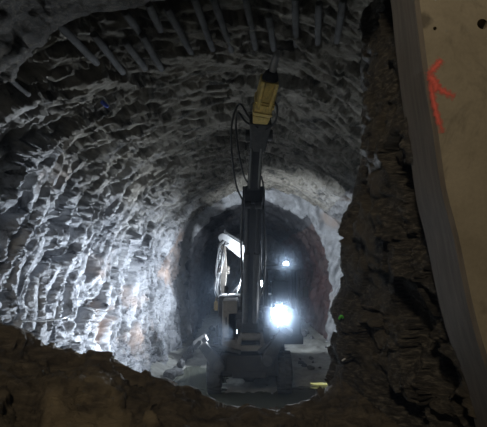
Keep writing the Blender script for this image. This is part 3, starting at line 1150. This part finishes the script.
def put_rock(x, y, r, label, group, k):
    bs_ = arch_pts(y)
    x = min(max(x, bs_[0][0] + .30 + r), bs_[-1][0] - .30 - r)
    for _ in range(60):
        if all((x - a) ** 2 + (y - b_) ** 2 > (1.0 * (r + c)) ** 2 for a, b_, c in PLACED): break
        y += .06
        x = min(max(x, arch_pts(y)[0][0] + .30 + r), arch_pts(y)[-1][0] - .30 - r)
    PLACED.append((x, y, r))
    z = float(floor_h(np.array([[x, y, 0.0]]))[0])
    o = bpy.data.objects.new('loose_rock', RM[k % 6])
    COL.objects.link(o)
    o.scale = (r, r, r)
    o.rotation_euler = (random.uniform(-.3, .3), random.uniform(-.3, .3), random.uniform(0, 6.28))
    o.location = (x, y, z + r * .32)
    tag(o, label, 'rock', group)


def floor_at(px, py):
    d = ray(px, py)
    t = -(CAM[2] - .0) / d[2]
    p = CAM + d * t
    return p[0], p[1]


kk = 0
GR = 'dark rocks lying in the wet mud right of the excavator'
for px, py, r in ((301, 366, .11), (304.5, 372, .10), (311, 374.5, .11), (313, 362, .07), (311, 358, .10), (320, 372, .05), (300, 359, .06), (326, 349, .06)):
    x, y = floor_at(px, py); put_rock(x, y, r, 'dark rock lying in the wet mud right of the excavator', GR, kk); kk += 1
GL = 'rubble at the foot of the left wall'
for px, py, r in ((150, 372, .22), (160, 366, .20), (168, 362, .16), (156, 377, .2), (172, 371, .12), (181, 356, .14), (176, 352, .13), (145, 366, .2), (164, 376, .13), (187, 349, .12), (192, 381, .13), (196, 384, .1), (178, 360, .1)):
    x, y = floor_at(px, py); put_rock(x, y, r, 'broken grey rock lying at the foot of the left wall', GL, kk); kk += 1
GF = 'rubble on the floor of the far tunnel'
for px, py, r in ((304, 339, .22), (309, 336, .17), (316, 339, .15), (312, 342, .12), (318, 335, .15), (206, 335, .2), (200, 333, .15), (203, 340, .14), (300, 333, .22)):
    x, y = floor_at(px, py); put_rock(x, y, r, 'rock on the brightly lit floor of the far tunnel', GF, kk); kk += 1

# small bits
rod('steel_rod', (353, 347), 4.25, (342, 361), 4.2, .008, 'white', 'thin pale rod sticking out of the dark rock by the puddle', 'rod')
rod('steel_rod', (18, 321), 6.2, (66, 318), 7.0, .012, 'steel', 'thin rod stretched low across the left rock wall above the sill', 'rod')
bm = bmesh.new()
g0 = P(341, 317, 4.25)
add_tube(bm, [g0 + Vector((-.02, 0, -.02)), g0 + Vector((.0, -.01, .012)), g0 + Vector((.02, 0, -.01))], .011, 8, 4)
tag(build('plastic_scrap', bm, M['green'], None, True), 'tiny bright green plastic scrap on the dark rock edge', 'scrap')
bm = bmesh.new()
g0 = shell_hit(101, 101, .12)
add_lathe(bm, frame_of(g0, g0 + Vector((.3, .2, -.25)))[0], [(0, .02), (.02, .035), (.12, .03), (.14, .015)], 14)
tag(build('plastic_piece', bm, M['blue'], None, True), 'small blue plastic piece stuck in the upper left rock', 'plastic piece')
# glowing disc added to paint a yellow-green glint on the puddle
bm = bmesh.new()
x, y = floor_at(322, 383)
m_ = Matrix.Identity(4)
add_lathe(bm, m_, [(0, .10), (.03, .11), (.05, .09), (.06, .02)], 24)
pl = build('puddle_glint', bm, M['glint_yellow'], None, True)
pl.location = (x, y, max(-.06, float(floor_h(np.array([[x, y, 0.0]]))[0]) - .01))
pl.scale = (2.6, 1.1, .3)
tag(pl, 'small painted yellow-green glint in the puddle at lower right', 'lamp')

# ------------------------------------------------------------------ light
# floodlights on the rear machine: one thrown on the left wall, one up the portal
L1 = Vector((.55, 14.0, 2.25))
f1 = lamp(dr, L1, (-.9, -.25, -.05), .10, 'lamp_small')
light('SPOT', 'floodlight_beam', L1 + Vector((-.12, -.04, 0)), 450, COOL, f1, L1 + Vector((-3, -1.2, -.1)), .08, 140, .7)
L2 = Vector((.36, 12.12, 2.70))
bm = bmesh.new()
add_cyl(bm, (.36, 12.2, 1.95), (.36, 12.2, 2.62), .035, n=14, bevel=.004)
add_box(bm, (.36, 12.2, 2.03), (.16, .16, .03), .006)
build('lamp_post', bm, M['machine_dark'], ex)
f2 = lamp(ex, L2, (-.25, 1, 0), .08, 'lamp_small')
light('SPOT', 'work_light_beam', L2 + Vector((-.03, .12, 0)), 900, COOL, f2, L2 + Vector((.75, 2, .05)), .06, 130, .6)
L3 = Vector((.03, 12.95, 2.30))  # unseen lamp added behind the boom as fill for the left wall
f3 = lamp(ex, L3, (-1, .05, -.12), .08, 'lamp_small')
light('SPOT', 'wall_fill_beam', L3 + Vector((-.12, -.03, -.01)), 600, COOL, f3, L3 + Vector((-3, -.7, .0)), .05, 125, .6)
# unseen point light added behind the camera for the dim warm ambient
light('POINT', 'ambient_fill', (-1.0, -2.2, 6.9), 620, (1.0, .87, .67), None, None, .4)

wd = bpy.data.worlds.new('world')
SC.world = wd
wd.use_nodes = True
nt = wd.node_tree
nt.nodes['Background'].inputs[0].default_value = (.02, .02, .02, 1)
nt.nodes['Background'].inputs[1].default_value = 0
vs_ = nt.nodes.new('ShaderNodeVolumeScatter')
vs_.inputs['Color'].default_value = (.62, .78, 1, 1)
vs_.inputs['Density'].default_value = .0034
vs_.inputs['Anisotropy'].default_value = .7
geo = nt.nodes.new('ShaderNodeNewGeometry')
prev = None
for c0, amp_, rad in ((H1 + Vector((.12, -.3, 0)), .11, .42), (H2 + Vector((0, -.1, 0)), .05, .40)):
    ds = nt.nodes.new('ShaderNodeVectorMath'); ds.operation = 'DISTANCE'
    nt.links.new(geo.outputs['Position'], ds.inputs[0]); ds.inputs[1].default_value = c0
    mr = nt.nodes.new('ShaderNodeMapRange'); mr.interpolation_type = 'SMOOTHERSTEP'
    nt.links.new(ds.outputs['Value'], mr.inputs[0])
    mr.inputs[1].default_value = 0; mr.inputs[2].default_value = rad * 2.2
    mr.inputs[3].default_value = amp_; mr.inputs[4].default_value = 0
    ad = nt.nodes.new('ShaderNodeMath'); ad.operation = 'ADD'
    nt.links.new(mr.outputs[0], ad.inputs[0])
    if prev is None: ad.inputs[1].default_value = .0013
    else: nt.links.new(prev, ad.inputs[1])
    prev = ad.outputs[0]
nt.links.new(prev, vs_.inputs['Density'])
wd.cycles.volume_step_size = .2
nt.links.new(vs_.outputs[0], nt.nodes['World Output'].inputs['Volume'])

SC.view_settings.view_transform = 'Standard'
SC.view_settings.look = 'None'
SC.view_settings.exposure = 0
SC.view_settings.gamma = 1
SC.view_settings.use_curve_mapping = False
SC.cycles.max_bounces = 6
SC.cycles.volume_bounces = 1
